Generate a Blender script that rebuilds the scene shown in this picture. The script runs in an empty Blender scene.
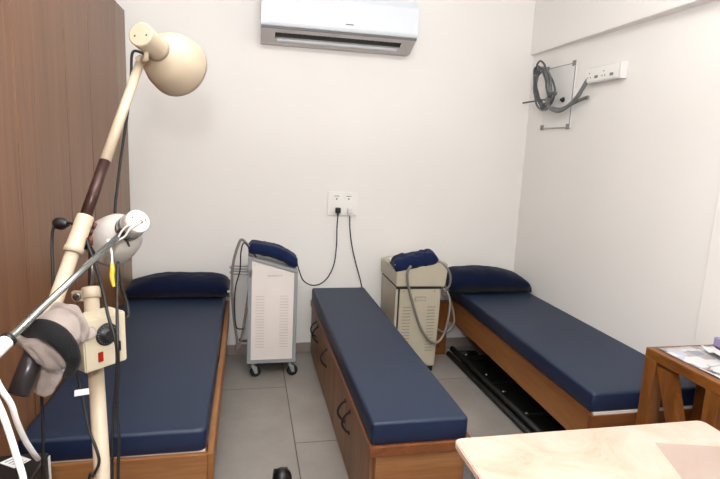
import bpy, bmesh, math, random
from mathutils import Vector, Matrix, noise
random.seed(7)
scene = bpy.context.scene
COL = scene.collection
V = Vector
PI = math.pi

# ------------------------------------------------------------------ materials
def _new(name):
    m = bpy.data.materials.new(name); m.use_nodes = True
    nt = m.node_tree
    return m, nt, nt.nodes['Principled BSDF']

def srgb(c):
    return tuple(((x/255)/12.92 if x/255 <= 0.04045 else ((x/255+0.055)/1.055)**2.4) for x in c) + (1,)

def plain(name, rgb, rough=0.5, metal=0.0, var=0.06, scale=12.0, bump=0.0, bscale=200.0, emit=None, coat=0.0, spec=None):
    m, nt, b = _new(name)
    c = srgb(rgb)
    tc = nt.nodes.new('ShaderNodeTexCoord')
    n = nt.nodes.new('ShaderNodeTexNoise'); n.inputs['Scale'].default_value = scale; n.inputs['Detail'].default_value = 4
    nt.links.new(tc.outputs['Object'], n.inputs['Vector'])
    r = nt.nodes.new('ShaderNodeValToRGB')
    r.color_ramp.elements[0].position = 0.3; r.color_ramp.elements[1].position = 0.7
    r.color_ramp.elements[0].color = tuple(x*(1-var) for x in c[:3]) + (1,)
    r.color_ramp.elements[1].color = tuple(min(1, x*(1+var)) for x in c[:3]) + (1,)
    nt.links.new(n.outputs['Fac'], r.inputs['Fac']); nt.links.new(r.outputs['Color'], b.inputs['Base Color'])
    b.inputs['Roughness'].default_value = rough; b.inputs['Metallic'].default_value = metal
    if spec is not None: b.inputs['Specular IOR Level'].default_value = spec
    if coat: b.inputs['Coat Weight'].default_value = coat
    if bump:
        n2 = nt.nodes.new('ShaderNodeTexNoise'); n2.inputs['Scale'].default_value = bscale; n2.inputs['Detail'].default_value = 3
        nt.links.new(tc.outputs['Object'], n2.inputs['Vector'])
        bp = nt.nodes.new('ShaderNodeBump'); bp.inputs['Strength'].default_value = bump; bp.inputs['Distance'].default_value = 0.003
        nt.links.new(n2.outputs['Fac'], bp.inputs['Height']); nt.links.new(bp.outputs['Normal'], b.inputs['Normal'])
    if emit:
        b.inputs['Emission Color'].default_value = srgb(rgb); b.inputs['Emission Strength'].default_value = emit
    return m

def wood(name, dark, mid, light, stretch=(1, 1, 12), scale=10.0, rough=0.4, fine=0.35):
    """grain runs along the axis with the SMALL factor of 1/stretch"""
    m, nt, b = _new(name)
    tc = nt.nodes.new('ShaderNodeTexCoord')
    mp = nt.nodes.new('ShaderNodeMapping'); mp.inputs['Scale'].default_value = tuple(1.0/s for s in stretch)
    nt.links.new(tc.outputs['Object'], mp.inputs['Vector'])
    n = nt.nodes.new('ShaderNodeTexNoise'); n.inputs['Scale'].default_value = scale; n.inputs['Detail'].default_value = 6
    n.inputs['Roughness'].default_value = 0.6; n.inputs['Distortion'].default_value = 0.6
    nt.links.new(mp.outputs['Vector'], n.inputs['Vector'])
    n2 = nt.nodes.new('ShaderNodeTexNoise'); n2.inputs['Scale'].default_value = scale*9; n2.inputs['Detail'].default_value = 4
    nt.links.new(mp.outputs['Vector'], n2.inputs['Vector'])
    mx = nt.nodes.new('ShaderNodeMix'); mx.data_type = 'FLOAT'; mx.inputs['Factor'].default_value = fine
    nt.links.new(n.outputs['Fac'], mx.inputs['A']); nt.links.new(n2.outputs['Fac'], mx.inputs['B'])
    r = nt.nodes.new('ShaderNodeValToRGB')
    r.color_ramp.elements[0].position = 0.32; r.color_ramp.elements[0].color = srgb(dark)
    r.color_ramp.elements[1].position = 0.68; r.color_ramp.elements[1].color = srgb(light)
    e = r.color_ramp.elements.new(0.5); e.color = srgb(mid)
    nt.links.new(mx.outputs['Result'], r.inputs['Fac']); nt.links.new(r.outputs['Color'], b.inputs['Base Color'])
    b.inputs['Roughness'].default_value = rough
    return m

def tile_mat():
    m, nt, b = _new('grey_floor_tiles')
    g = nt.nodes.new('ShaderNodeNewGeometry')
    sep = nt.nodes.new('ShaderNodeSeparateXYZ'); nt.links.new(g.outputs['Position'], sep.inputs[0])
    def mth(op, a, bb=None):
        n = nt.nodes.new('ShaderNodeMath'); n.operation = op
        for i, s in enumerate([a, bb]):
            if s is None: continue
            if isinstance(s, (int, float)): n.inputs[i].default_value = s
            else: nt.links.new(s, n.inputs[i])
        return n.outputs[0]
    W = 0.637
    xs = mth('DIVIDE', mth('SUBTRACT', sep.outputs['X'], 0.101), W)
    col = mth('FLOOR', xs)
    odd = mth('FLOORED_MODULO', col, 2.0)              # 0 for the column right of x=.1, 1 for its left neighbour
    ys = mth('DIVIDE', mth('ADD', mth('SUBTRACT', sep.outputs['Y'], -1.193), mth('MULTIPLY', odd, -0.637)), 2*W)
    fx = mth('FRACT', xs); fy = mth('FRACT', ys)
    ex = mth('MULTIPLY', mth('MINIMUM', fx, mth('SUBTRACT', 1.0, fx)), W)
    ey = mth('MULTIPLY', mth('MINIMUM', fy, mth('SUBTRACT', 1.0, fy)), 2*W)
    e = mth('MINIMUM', ex, ey)
    grout = mth('LESS_THAN', e, 0.0027)
    wn = nt.nodes.new('ShaderNodeTexWhiteNoise'); wn.noise_dimensions = '2D'
    cmb = nt.nodes.new('ShaderNodeCombineXYZ'); nt.links.new(col, cmb.inputs[0]); nt.links.new(mth('FLOOR', ys), cmb.inputs[1])
    nt.links.new(cmb.outputs[0], wn.inputs['Vector'])
    n = nt.nodes.new('ShaderNodeTexNoise'); n.inputs['Scale'].default_value = 3.5; n.inputs['Detail'].default_value = 7; n.inputs['Roughness'].default_value = 0.65
    nt.links.new(g.outputs['Position'], n.inputs['Vector'])
    fac = mth('ADD', mth('MULTIPLY', n.outputs['Fac'], 0.8), mth('MULTIPLY', wn.outputs['Value'], 0.2))
    r = nt.nodes.new('ShaderNodeValToRGB')
    r.color_ramp.elements[0].position = 0.25; r.color_ramp.elements[0].color = srgb((132, 126, 120))
    r.color_ramp.elements[1].position = 0.75; r.color_ramp.elements[1].color = srgb((160, 153, 146))
    nt.links.new(fac, r.inputs['Fac'])
    mx = nt.nodes.new('ShaderNodeMix'); mx.data_type = 'RGBA'
    nt.links.new(grout, mx.inputs['Factor']); nt.links.new(r.outputs['Color'], mx.inputs['A']); mx.inputs['B'].default_value = srgb((82, 75, 70))
    nt.links.new(mx.outputs['Result'], b.inputs['Base Color'])
    b.inputs['Roughness'].default_value = 0.42
    bp = nt.nodes.new('ShaderNodeBump'); bp.invert = True; bp.inputs['Strength'].default_value = 0.5; bp.inputs['Distance'].default_value = 0.002
    nt.links.new(grout, bp.inputs['Height']); nt.links.new(bp.outputs['Normal'], b.inputs['Normal'])
    return m

def marble_mat():
    m, nt, b = _new('pink_marble_laminate')
    tc = nt.nodes.new('ShaderNodeTexCoord')
    n = nt.nodes.new('ShaderNodeTexNoise'); n.inputs['Scale'].default_value = 5; n.inputs['Detail'].default_value = 9; n.inputs['Roughness'].default_value = 0.7; n.inputs['Distortion'].default_value = 1.2
    nt.links.new(tc.outputs['Object'], n.inputs['Vector'])
    r = nt.nodes.new('ShaderNodeValToRGB')
    r.color_ramp.elements[0].position = 0.30; r.color_ramp.elements[0].color = srgb((194, 152, 132))
    r.color_ramp.elements[1].position = 0.60; r.color_ramp.elements[1].color = srgb((206, 180, 166))
    e = r.color_ramp.elements.new(0.42); e.color = srgb((202, 168, 150))
    nt.links.new(n.outputs['Fac'], r.inputs['Fac'])
    v = nt.nodes.new('ShaderNodeTexVoronoi'); v.inputs['Scale'].default_value = 28
    nt.links.new(tc.outputs['Object'], v.inputs['Vector'])
    r2 = nt.nodes.new('ShaderNodeValToRGB')
    r2.color_ramp.elements[0].position = 0.03; r2.color_ramp.elements[0].color = (0.72, 0.66, 0.6, 1)
    r2.color_ramp.elements[1].position = 0.10; r2.color_ramp.elements[1].color = (1, 1, 1, 1)
    nt.links.new(v.outputs['Distance'], r2.inputs['Fac'])
    mx = nt.nodes.new('ShaderNodeMix'); mx.data_type = 'RGBA'; mx.blend_type = 'MULTIPLY'; mx.inputs['Factor'].default_value = 0.5
    nt.links.new(r.outputs['Color'], mx.inputs['A']); nt.links.new(r2.outputs['Color'], mx.inputs['B'])
    nt.links.new(mx.outputs['Result'], b.inputs['Base Color'])
    b.inputs['Roughness'].default_value = 0.35
    return m

def paper_mat(name, inks, scale=14, paper=(222, 222, 224)):
    """printed page: text lines and picture blocks"""
    m, nt, b = _new(name)
    tc = nt.nodes.new('ShaderNodeTexCoord')
    v = nt.nodes.new('ShaderNodeTexVoronoi'); v.distance = 'CHEBYCHEV'; v.inputs['Scale'].default_value = scale
    nt.links.new(tc.outputs['Object'], v.inputs['Vector'])
    r = nt.nodes.new('ShaderNodeValToRGB'); r.color_ramp.interpolation = 'CONSTANT'
    r.color_ramp.elements[0].position = 0.0; r.color_ramp.elements[0].color = srgb(paper)
    r.color_ramp.elements[1].position = 0.5; r.color_ramp.elements[1].color = srgb(inks[0])
    for i, c in enumerate(inks[1:]):
        e = r.color_ramp.elements.new(0.62 + 0.12*i); e.color = srgb(c)
    sp = nt.nodes.new('ShaderNodeSeparateColor'); nt.links.new(v.outputs['Color'], sp.inputs[0])
    nt.links.new(sp.outputs[0], r.inputs['Fac'])
    w = nt.nodes.new('ShaderNodeTexWave'); w.inputs['Scale'].default_value = 45; w.inputs['Distortion'].default_value = 3
    nt.links.new(tc.outputs['Object'], w.inputs['Vector'])
    mx = nt.nodes.new('ShaderNodeMix'); mx.data_type = 'RGBA'; mx.blend_type = 'MULTIPLY'; mx.inputs['Factor'].default_value = 0.22
    nt.links.new(r.outputs['Color'], mx.inputs['A']); nt.links.new(w.outputs['Color'], mx.inputs['B'])
    nt.links.new(mx.outputs['Result'], b.inputs['Base Color']); b.inputs['Roughness'].default_value = 0.5
    return m

def leather_mat(name, rgb, rough=0.4, bump=0.15):
    return plain(name, rgb, rough=rough, var=0.12, scale=2.5, bump=bump, bscale=350)

def cloth_mat(name, rgb, bscale=120, bump=0.6, rough=0.95, var=0.15):
    m = plain(name, rgb, rough=rough, var=var, scale=18, bump=bump, bscale=bscale)
    m.node_tree.nodes['Principled BSDF'].inputs['Sheen Weight'].default_value = 0.1
    m.node_tree.nodes['Principled BSDF'].inputs['Specular IOR Level'].default_value = 0.15
    return m

M = {}
M['wall'] = plain('warm_white_paint', (240, 237, 233), rough=0.7, var=0.012, scale=1.5, bump=0.05, bscale=90)
M['ceil'] = plain('ceiling_paint', (240, 239, 236), rough=0.8, var=0.01)
M['tile'] = tile_mat()
M['skirt'] = plain('skirting_tile', (150, 138, 130), rough=0.45, var=0.06, scale=6)
M['wardrobe'] = wood('walnut_laminate_vertical', (100, 65, 38), (120, 80, 50), (136, 94, 62), stretch=(1, 1, 30), scale=12, rough=0.38, fine=.45)
M['wardrobe_side'] = wood('grey_brown_laminate', (118, 92, 68), (130, 104, 80), (140, 114, 90), stretch=(1, 1, 40), scale=22, rough=0.4)
M['seam'] = plain('dark_gap', (46, 30, 22), rough=0.8)
M['bedwood'] = wood('bed_teak_laminate_lengthwise', (112, 66, 30), (138, 88, 44), (154, 104, 58), stretch=(1, 14, 1), scale=14, rough=0.42)
M['bedwoodx'] = wood('bed_teak_laminate_crosswise', (118, 74, 40), (144, 96, 56), (162, 114, 72), stretch=(14, 1, 1), scale=12, rough=0.42)
M['doorwood'] = wood('couch_door_laminate', (100, 66, 38), (128, 88, 54), (146, 104, 68), stretch=(1, 1, 14), scale=14, rough=0.45)
M['rimwood'] = wood('reddish_edge_wood', (90, 50, 26), (116, 66, 34), (132, 80, 44), stretch=(1, 10, 1), scale=16, rough=0.4)
M['rimwoodx'] = wood('reddish_edge_wood_cross', (90, 50, 26), (116, 66, 34), (132, 80, 44), stretch=(10, 1, 1), scale=16, rough=0.4)
M['stand'] = wood('polished_teak_posts', (84, 44, 16), (118, 70, 28), (138, 86, 38), stretch=(1, 1, 9), scale=18, rough=0.35)
M['standy'] = wood('polished_teak_rails', (96, 52, 18), (134, 82, 32), (150, 96, 44), stretch=(1, 9, 1), scale=18, rough=0.35)
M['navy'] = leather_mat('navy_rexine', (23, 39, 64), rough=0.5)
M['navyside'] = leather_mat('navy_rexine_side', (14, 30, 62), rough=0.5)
M['pillow'] = cloth_mat('dark_navy_pillowcase', (11, 19, 46), bscale=60, bump=0.3)
M['towel'] = cloth_mat('royal_navy_padded_cloth', (21, 33, 68), bscale=80, bump=0.5)
M['whiteply'] = plain('white_board_edge', (214, 208, 204), rough=0.5)
M['black'] = plain('black_plastic', (16, 16, 18), rough=0.4)
M['blackmetal'] = plain('black_painted_metal', (12, 12, 13), rough=0.6)
M['bolt'] = plain('bright_bolt', (150, 150, 150), rough=0.25, metal=0.9)
M['rubber'] = plain('black_rubber_cable', (15, 15, 17), rough=0.55)
M['greyhose'] = plain('grey_hose', (128, 122, 116), rough=0.5)
M['greycable'] = plain('grey_bundled_cable', (112, 114, 114), rough=0.5)
M['greycable2'] = plain('dark_grey_bundled_cable', (84, 86, 88), rough=0.5)
M['cream'] = plain('cream_enamel', (184, 168, 146), rough=0.4, var=0.05, scale=9)
M['creambox'] = plain('ivory_box_enamel', (188, 177, 154), rough=0.4, var=0.03)
M['headwhite'] = plain('off_white_enamel', (184, 179, 174), rough=0.38, var=0.04)
M['chipped'] = plain('dark_brown_bare_tube', (66, 44, 38), rough=0.35, metal=0.5, var=0.3, scale=40)
M['shaft'] = plain('dark_steel_shaft', (84, 76, 72), rough=0.25, metal=0.85)
M['rust'] = plain('rusty_brown_knob', (104, 66, 50), rough=0.6, metal=0.3, var=0.4, scale=60)
M['chrome'] = plain('brushed_chrome', (160, 166, 166), rough=0.22, metal=0.9)
M['whiteplastic'] = plain('white_plastic', (228, 226, 224), rough=0.35, var=0.01)
M['plate'] = plain('white_switch_plate', (242, 240, 236), rough=0.5, var=0.01)
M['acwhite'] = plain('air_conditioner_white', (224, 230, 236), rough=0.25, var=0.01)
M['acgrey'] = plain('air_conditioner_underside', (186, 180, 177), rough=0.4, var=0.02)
M['acline'] = plain('air_conditioner_grey_trim', (112, 112, 114), rough=0.4)
M['machbody'] = plain('grey_machine_frame', (150, 152, 154), rough=0.4, var=0.03)
M['machpanel'] = plain('white_machine_panel', (232, 224, 218), rough=0.4, var=0.015)
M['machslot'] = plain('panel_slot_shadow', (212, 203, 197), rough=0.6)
M['putty'] = plain('putty_beige_machine', (186, 178, 158), rough=0.45, var=0.03)
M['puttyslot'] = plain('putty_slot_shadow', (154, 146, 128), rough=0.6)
M['darkseam'] = plain('machine_seam', (36, 34, 30), rough=0.7)
M['greycloth'] = cloth_mat('grey_wrapped_cloth', (152, 140, 134), bscale=260, bump=0.5, var=0.12)
M['blackpad'] = cloth_mat('black_strap_webbing', (20, 20, 22), bscale=300, bump=0.4, rough=0.8)
M['gunmetal'] = plain('dark_grey_tube', (58, 54, 56), rough=0.3, metal=0.6)
M['red'] = plain('red_rocker', (150, 18, 16), rough=0.25)
M['yellow'] = plain('yellow_sleeve', (206, 182, 60), rough=0.4)
M['marble'] = marble_mat()
M['tableedge'] = plain('pale_table_edge', (196, 176, 158), rough=0.5)
M['tableleg'] = plain('grey_steel_leg', (140, 140, 144), rough=0.4, metal=0.3)
M['acryl'] = plain('pale_grey_backing_board', (228, 227, 225), rough=0.3, var=0.01)
M['clip'] = plain('grey_corner_clip', (132, 132, 134), rough=0.5)
M['label'] = plain('white_tag', (226, 226, 228), rough=0.5, var=0.02)
M['ink'] = plain('grey_ink', (120, 122, 128), rough=0.6)
M['purple'] = plain('purple_packaging', (150, 140, 176), rough=0.4)
M['purpled'] = plain('dark_purple_print', (66, 50, 86), rough=0.4)
M['paperA'] = paper_mat('newsprint_page', [(150, 152, 164), (182, 170, 166), (196, 200, 214)], 22)
M['paperB'] = paper_mat('colour_print_page', [(190, 172, 168), (96, 100, 120), (176, 182, 204)], 12)
M['paperW'] = plain('crumpled_white_paper', (226, 222, 222), rough=0.5, var=0.03, scale=14, bump=0.5, bscale=18)
m, nt, b = _new('thin_grey_reflection')
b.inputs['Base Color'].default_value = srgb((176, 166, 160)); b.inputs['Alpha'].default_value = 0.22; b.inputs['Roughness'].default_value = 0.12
M['sheet'] = m  # see-through grey that paints the reflection on the desk top

# ------------------------------------------------------------------ mesh helpers
def newbm(): return bmesh.new()

def box(bm, x0, x1, y0, y1, z0, z1, mi=0, bev=0.0, seg=2):
    b2 = bmesh.new()
    bmesh.ops.create_cube(b2, size=1)
    for v in b2.verts:
        v.co = V(((x0+x1)/2 + v.co.x*(x1-x0), (y0+y1)/2 + v.co.y*(y1-y0), (z0+z1)/2 + v.co.z*(z1-z0)))
    if bev:
        bmesh.ops.bevel(b2, geom=list(b2.edges), offset=bev, segments=seg, affect='EDGES', profile=0.5)
    merge(bm, b2, mi)
    return bm

def merge(bm, b2, mi=0, mat4=None):
    mp = {}
    for v in b2.verts:
        mp[v] = bm.verts.new(mat4 @ v.co if mat4 else v.co)
    for f in b2.faces:
        try:
            nf = bm.faces.new([mp[v] for v in f.verts]); nf.material_index = mi if mi is not None else f.material_index; nf.smooth = f.smooth
        except ValueError: pass
    b2.free()

def prism(bm, pts, fn, mi=0, bev=0.0):
    """pts: 2D outline, fn(p, t) -> 3D, t in 0,1"""
    b2 = bmesh.new()
    a = [b2.verts.new(fn(p, 0)) for p in pts]; c = [b2.verts.new(fn(p, 1)) for p in pts]
    n = len(pts)
    b2.faces.new(a); b2.faces.new(list(reversed(c)))
    for i in range(n): b2.faces.new([a[i], c[i], c[(i+1) % n], a[(i+1) % n]][::-1])
    bmesh.ops.recalc_face_normals(b2, faces=b2.faces)
    if bev: bmesh.ops.bevel(b2, geom=list(b2.edges), offset=bev, segments=2, affect='EDGES')
    merge(bm, b2, mi)
    return bm

def catmull(pts, n=8):
    P = [V(p) for p in pts]
    if len(P) < 3: return P
    P = [P[0]*2-P[1]] + P + [P[-1]*2-P[-2]]
    out = []
    for i in range(1, len(P)-2):
        for k in range(n):
            t = k/n; a, b_, c, d = P[i-1], P[i], P[i+1], P[i+2]
            out.append(0.5*((2*b_) + (c-a)*t + (2*a-5*b_+4*c-d)*t*t + (3*b_-a-3*c+d)*t**3))
    out.append(P[-2])
    return out

def tube(bm, pts, r, seg=12, smooth=True, n=8, mi=0, cap=True):
    Q = catmull(pts, n) if smooth else [V(p) for p in pts]
    rad = r if callable(r) else (lambda t: r)
    t0 = (Q[1]-Q[0]).normalized()
    ref = V((0, 0, 1)) if abs(t0.z) < 0.9 else V((1, 0, 0))
    nrm = t0.cross(ref).normalized()
    rings = []
    for i, q in enumerate(Q):
        tg = (Q[min(i+1, len(Q)-1)] - Q[max(i-1, 0)]).normalized()
        nrm = (nrm - tg*nrm.dot(tg)).normalized(); bn = tg.cross(nrm)
        rr = rad(i/(len(Q)-1))
        rings.append([bm.verts.new(q + (nrm*math.cos(2*PI*k/seg) + bn*math.sin(2*PI*k/seg))*rr) for k in range(seg)])
    for a, b_ in zip(rings, rings[1:]):
        for k in range(seg):
            f = bm.faces.new([a[k], a[(k+1) % seg], b_[(k+1) % seg], b_[k]]); f.smooth = True; f.material_index = mi
    if cap:
        f = bm.faces.new(list(reversed(rings[0]))); f.material_index = mi
        f = bm.faces.new(rings[-1]); f.material_index = mi
    return bm

def frame_of(d):
    d = V(d).normalized()
    ref = V((0, 0, 1)) if abs(d.z) < 0.95 else V((1, 0, 0))
    a = d.cross(ref).normalized(); b_ = a.cross(d)
    return d, a, b_

def lathe(bm, A, d, prof, seg=40, mi=0, cap0=True, cap1=True, sm=True):
    """prof: (radius, distance along d) ; d direction"""
    A = V(A); d, a, b_ = frame_of(d)
    rings = []
    for r, t in prof:
        rings.append([bm.verts.new(A + d*t + (a*math.cos(2*PI*k/seg) + b_*math.sin(2*PI*k/seg))*max(r, 1e-5)) for k in range(seg)])
    for p, q in zip(rings, rings[1:]):
        for k in range(seg):
            f = bm.faces.new([p[k], q[k], q[(k+1) % seg], p[(k+1) % seg]]); f.smooth = sm; f.material_index = mi
    if cap0: f = bm.faces.new(rings[0]); f.material_index = mi
    if cap1: f = bm.faces.new(list(reversed(rings[-1]))); f.material_index = mi
    return bm

def sphere(bm, c, r, sc=(1, 1, 1), mi=0, seg=20):
    b2 = bmesh.new(); bmesh.ops.create_uvsphere(b2, u_segments=seg, v_segments=seg//2, radius=r)
    for v in b2.verts: v.co = V((v.co.x*sc[0], v.co.y*sc[1], v.co.z*sc[2])) + V(c)
    for f in b2.faces: f.smooth = True
    merge(bm, b2, mi); return bm

# ------------------------------------------------------------------ object helpers
ORG = {}
def root(name, label, cat, loc, group=None):
    o = bpy.data.objects.new(name, None); COL.objects.link(o)
    o.empty_display_size = 0.1; o.location = loc
    o['label'] = label; o['category'] = cat
    if group: o['group'] = group
    ORG[o.name] = V(loc); return o

def obj(name, bm, mats, parent=None, label=None, cat=None, group=None, kind=None, smooth_angle=None, loc=None):
    """mesh written in world coordinates; origin at parent's base, or at its own footprint"""
    if not isinstance(mats, (list, tuple)): mats = [mats]
    if parent is not None: O = ORG[parent.name]
    else:
        xs = [v.co.x for v in bm.verts]; ys = [v.co.y for v in bm.verts]; zs = [v.co.z for v in bm.verts]
        O = V(loc) if loc else V(((min(xs)+max(xs))/2, (min(ys)+max(ys))/2, min(zs)))
    for v in bm.verts: v.co -= O
    bmesh.ops.recalc_face_normals(bm, faces=bm.faces)
    me = bpy.data.meshes.new(name); bm.to_mesh(me); bm.free()
    for m_ in mats: me.materials.append(m_)
    o = bpy.data.objects.new(name, me); COL.objects.link(o)
    if parent is not None: o.parent = parent
    else: o.location = O
    ORG[o.name] = O
    if label: o['label'] = label
    if cat: o['category'] = cat
    if group: o['group'] = group
    if kind: o['kind'] = kind
    return o

def struct(name, bm, mat): return obj(name, bm, mat, kind='structure')
def bx(*a, **k): return box(newbm(), *a, **k)
def tb(*a, **k): return tube(newbm(), *a, **k)

# ------------------------------------------------------------------ setting
XR = 1.8666; XL = -1.62; YF = -5.2; ZC = 2.85
struct('floor', bx(XL-.1, XR+.1, YF-.1, 0.1, -0.06, 0), M['tile'])
struct('ceiling', bx(XL-.1, XR+.1, YF-.1, 0.1, ZC, ZC+.06), M['ceil'])
struct('wall_back', bx(XL-.1, XR+.1, 0, 0.1, 0, ZC), M['wall'])
struct('wall_right', bx(XR, XR+.1, YF, 0, 0, ZC), M['wall'])
struct('wall_left', bx(XL-.1, XL, YF, 0, 0, ZC), M['wall'])
struct('wall_front', bx(XL-.1, XR+.1, YF-.1, YF, 0, ZC), M['wall'])
struct('trim_1', prism(newbm(), [(XR-.028, -.002), (XR-.075, -1.5), (XR-.10, YF+.01), (XR+.01, YF+.01), (XR+.01, -.002)], lambda p, t: V((p[0], p[1], 2.186+(ZC-.002-2.186)*t)), bev=.002), M['wall'])
struct('trim_2', bx(XR-.022, XR+.01, -3.6, -1.725, 0.0, 2.184, bev=.004), M['wall'])
struct('baseboard_back', bx(-.89, XR-.002, -.011, .002, 0, 0.072, bev=.002), M['skirt'])
struct('baseboard_right', bx(XR-.011, XR+.002, -1.72, -.012, 0, 0.072, bev=.002), M['skirt'])

# ------------------------------------------------------------------ wardrobe
WX = -0.882
w = root('wardrobe', 'tall wood-laminate wardrobe with flush doors along the left wall', 'wardrobe', (-1.22, -1.5, 0))
obj('carcass', bx(-1.6, WX-.02, -3.15, -0.004, 0, 2.2375), M['seam'], w)
obj('end_panel', bx(WX-.019, WX, -0.2545, -0.004, 0.0, 2.2375, bev=.0015), M['wardrobe_side'], w, label='greyer narrow end panel')
ys = [-0.2565, -0.8142, -1.1735, -1.688, -2.2, -2.66, -3.15]
for a, b_ in zip(ys, ys[1:]):
    obj('door', bx(WX-.019, WX, b_+.0026, a-.0026, 0.0, 2.2375, bev=.0012), M['wardrobe'], w)

# ------------------------------------------------------------------ mattress helper
def mattress(name, pts, z0, z1, parent, r=0.016, corner=0.03, sag=0.0):
    """pts: 4 corners CCW (x,y). soft rounded slab with a piping line"""
    def outline(inset):
        out = []
        cx = sum(p[0] for p in pts)/4; cy = sum(p[1] for p in pts)/4
        n = len(pts)
        for i in range(n):
            p = V(pts[i]); a = (V(pts[i-1]) - p).normalized(); b2 = (V(pts[(i+1) % n]) - p).normalized()
            q = p + (a+b2)*inset
            c = max(corner - inset, 0.004)
            for k in range(6):
                t = k/5; s = q + a*c; e = q + b2*c
                out.append(s*(1-t)**2 + q*2*t*(1-t) + e*t*t)
        return out
    bm = newbm(); rings = []
    prof = [(0.004, z0), (0.0, z0+.006)]
    prof += [(0.0, z0+(z1-z0)*.5)]
    for k in range(6):
        t = k/5*PI/2
        prof.append((r*(1-math.cos(t)), z1 - r + r*math.sin(t)))
    prof += [(0.035, z1+.0005), (0.07, z1+.001)]
    for ins, z in prof:
        rings.append([bm.verts.new((p.x, p.y, z)) for p in outline(ins)])
    for ri, (a, b2) in enumerate(zip(rings, rings[1:])):
        n = len(a)
        for k in range(n):
            f = bm.faces.new([a[k], a[(k+1) % n], b2[(k+1) % n], b2[k]]); f.smooth = True
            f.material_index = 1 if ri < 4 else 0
    bm.faces.new(list(reversed(rings[0]))); bm.faces.new(rings[-1])
    return obj(name, bm, [M['navy'], M['navyside']], parent)

# ------------------------------------------------------------------ left bed
bL = root('treatment_bed', 'left navy treatment bed with a wooden frame against the wardrobe', 'bed', (-.58, -.95, 0))
obj('side_board', bx(-.275, -.255, -1.885, -.013, .285, .402, bev=.002), M['bedwood'], bL)
obj('side_board', bx(-.880, -.860, -1.885, -.013, .285, .402, bev=.002), M['bedwood'], bL)
obj('foot_board', bx(-.8595, -.2755, -1.887, -1.867, .290, .400, bev=.002), M['bedwoodx'], bL)
obj('head_board', bx(-.8595, -.2755, -.033, -.013, .290, .400, bev=.002), M['bedwoodx'], bL)
obj('deck', bx(-.859, -.284, -1.866, -.034, .385, .403), M['whiteply'], bL, label='white board under the mattress')
for x in (-.857, -.335):
    for y in (-1.80, -.10):
        obj('leg', bx(x, x+.055, y-.03, y+.03, 0, .385, bev=.002), M['bedwood'], bL)
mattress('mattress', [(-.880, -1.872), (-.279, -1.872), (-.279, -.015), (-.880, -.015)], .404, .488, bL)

# ------------------------------------------------------------------ centre couch with cupboards
c = root('storage_couch', 'narrow middle treatment couch with navy top over wooden cupboards', 'couch', (.5, -.95, 0))
obj('carcass', bx(.332, .70, -1.885, -.013, .0, .345), M['bedwoodx'], c)
obj('end_panel', bx(.334, .705, -1.90, -1.8855, .0, .352, bev=.0015), M['bedwoodx'], c)
bm = newbm()
box(bm, .305, .715, -1.915, -.013, .353, .394, bev=.003)
obj('top_frame', bm, M['rimwood'], c, label='reddish wooden rim under the mattress')
dys = [(-.016, -.335), (-.338, -.697), (-.70, -1.060), (-1.063, -1.415), (-1.418, -1.884)]
hys = [-.285, -.385, -.78, -1.385, -1.50]
hzs = [.272, .272, .275, .262, .268]
for (a, b_), hy, hz in zip(dys, hys, hzs):
    d = obj('door', bx(.313, .331, b_+.0015, a-.0015, .012, .350, bev=.002), M['doorwood'], c)
    bm = newbm()
    pts = []
    for k in range(13):
        t = -1 + 2*k/12
        pts.append((.312 - .034*math.cos(t*PI/2)**0.8 if abs(t) < 1 else .314, hy, hz + .052*t))
    tube(bm, pts, .0052, seg=10, n=3)
    for s in (-1, 1):
        lathe(bm, (.3135, hy, hz+.052*s), (-1, 0, 0), [(.010, 0), (.010, .004), (.006, .006)], seg=14)
    obj('handle', bm, M['blackmetal'], d, label='black bow handle')
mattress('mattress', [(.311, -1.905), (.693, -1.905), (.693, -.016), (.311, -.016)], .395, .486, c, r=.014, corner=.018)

# ------------------------------------------------------------------ right bed (slightly askew to the wall)
bR = root('treatment_bed', 'right navy treatment bed on a raised wooden frame beside the right wall', 'bed', (1.6, -.95, 0))
hx0, fx0 = 1.345, 1.292        # left edge at head and foot
ang = math.atan2(hx0-fx0, 1.77)
def xl(y): return hx0 + (fx0-hx0)*(-y/1.80)
def sboard(x_in0, x_in1, z0, z1, y0=-1.80, y1=-.014):
    return prism(newbm(), [(xl(y1)+x_in0, y1), (xl(y0)+x_in0, y0), (xl(y0)+x_in1, y0), (xl(y1)+x_in1, y1)], lambda p, t: V((p[0], p[1], z0+(z1-z0)*t)), bev=.0015)
obj('side_board', sboard(.0, .022, .248, .402), M['bedwood'], bR)
obj('side_board', bx(1.842, 1.862, -1.80, -.014, .248, .402, bev=.002), M['bedwood'], bR)
obj('edge_lip', sboard(-.005, .0245, .4025, .412), M['rimwood'], bR)
obj('foot_board', bx(fx0-.002, 1.841, -1.822, -1.801, .262, .404, bev=.002), M['rimwoodx'], bR)
obj('deck', prism(newbm(), [(xl(-.02)+.03, -.02), (xl(-1.81)+.012, -1.816), (1.841, -1.816), (1.841, -.02)], lambda p, t: V((p[0], p[1], .4045+.012*t))), M['whiteply'], bR, label='white board under the mattress')
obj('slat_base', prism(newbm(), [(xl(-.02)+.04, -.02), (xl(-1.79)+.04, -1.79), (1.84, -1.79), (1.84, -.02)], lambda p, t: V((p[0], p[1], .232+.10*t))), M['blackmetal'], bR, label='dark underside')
obj('leg', bx(1.215, 1.300, -.150, -.08, 0, .40, bev=.003), M['stand'], bR)
obj('corner_block', bx(1.3005, 1.344, -.150, -.08, .25, .40), M['stand'], bR)
obj('leg', bx(1.78, 1.84, -.185, -.10, 0, .232, bev=.002), M['rimwood'], bR)
obj('leg', bx(fx0+.023, fx0+.083, -1.79, -1.73, 0, .232, bev=.002), M['rimwood'], bR)
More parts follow.
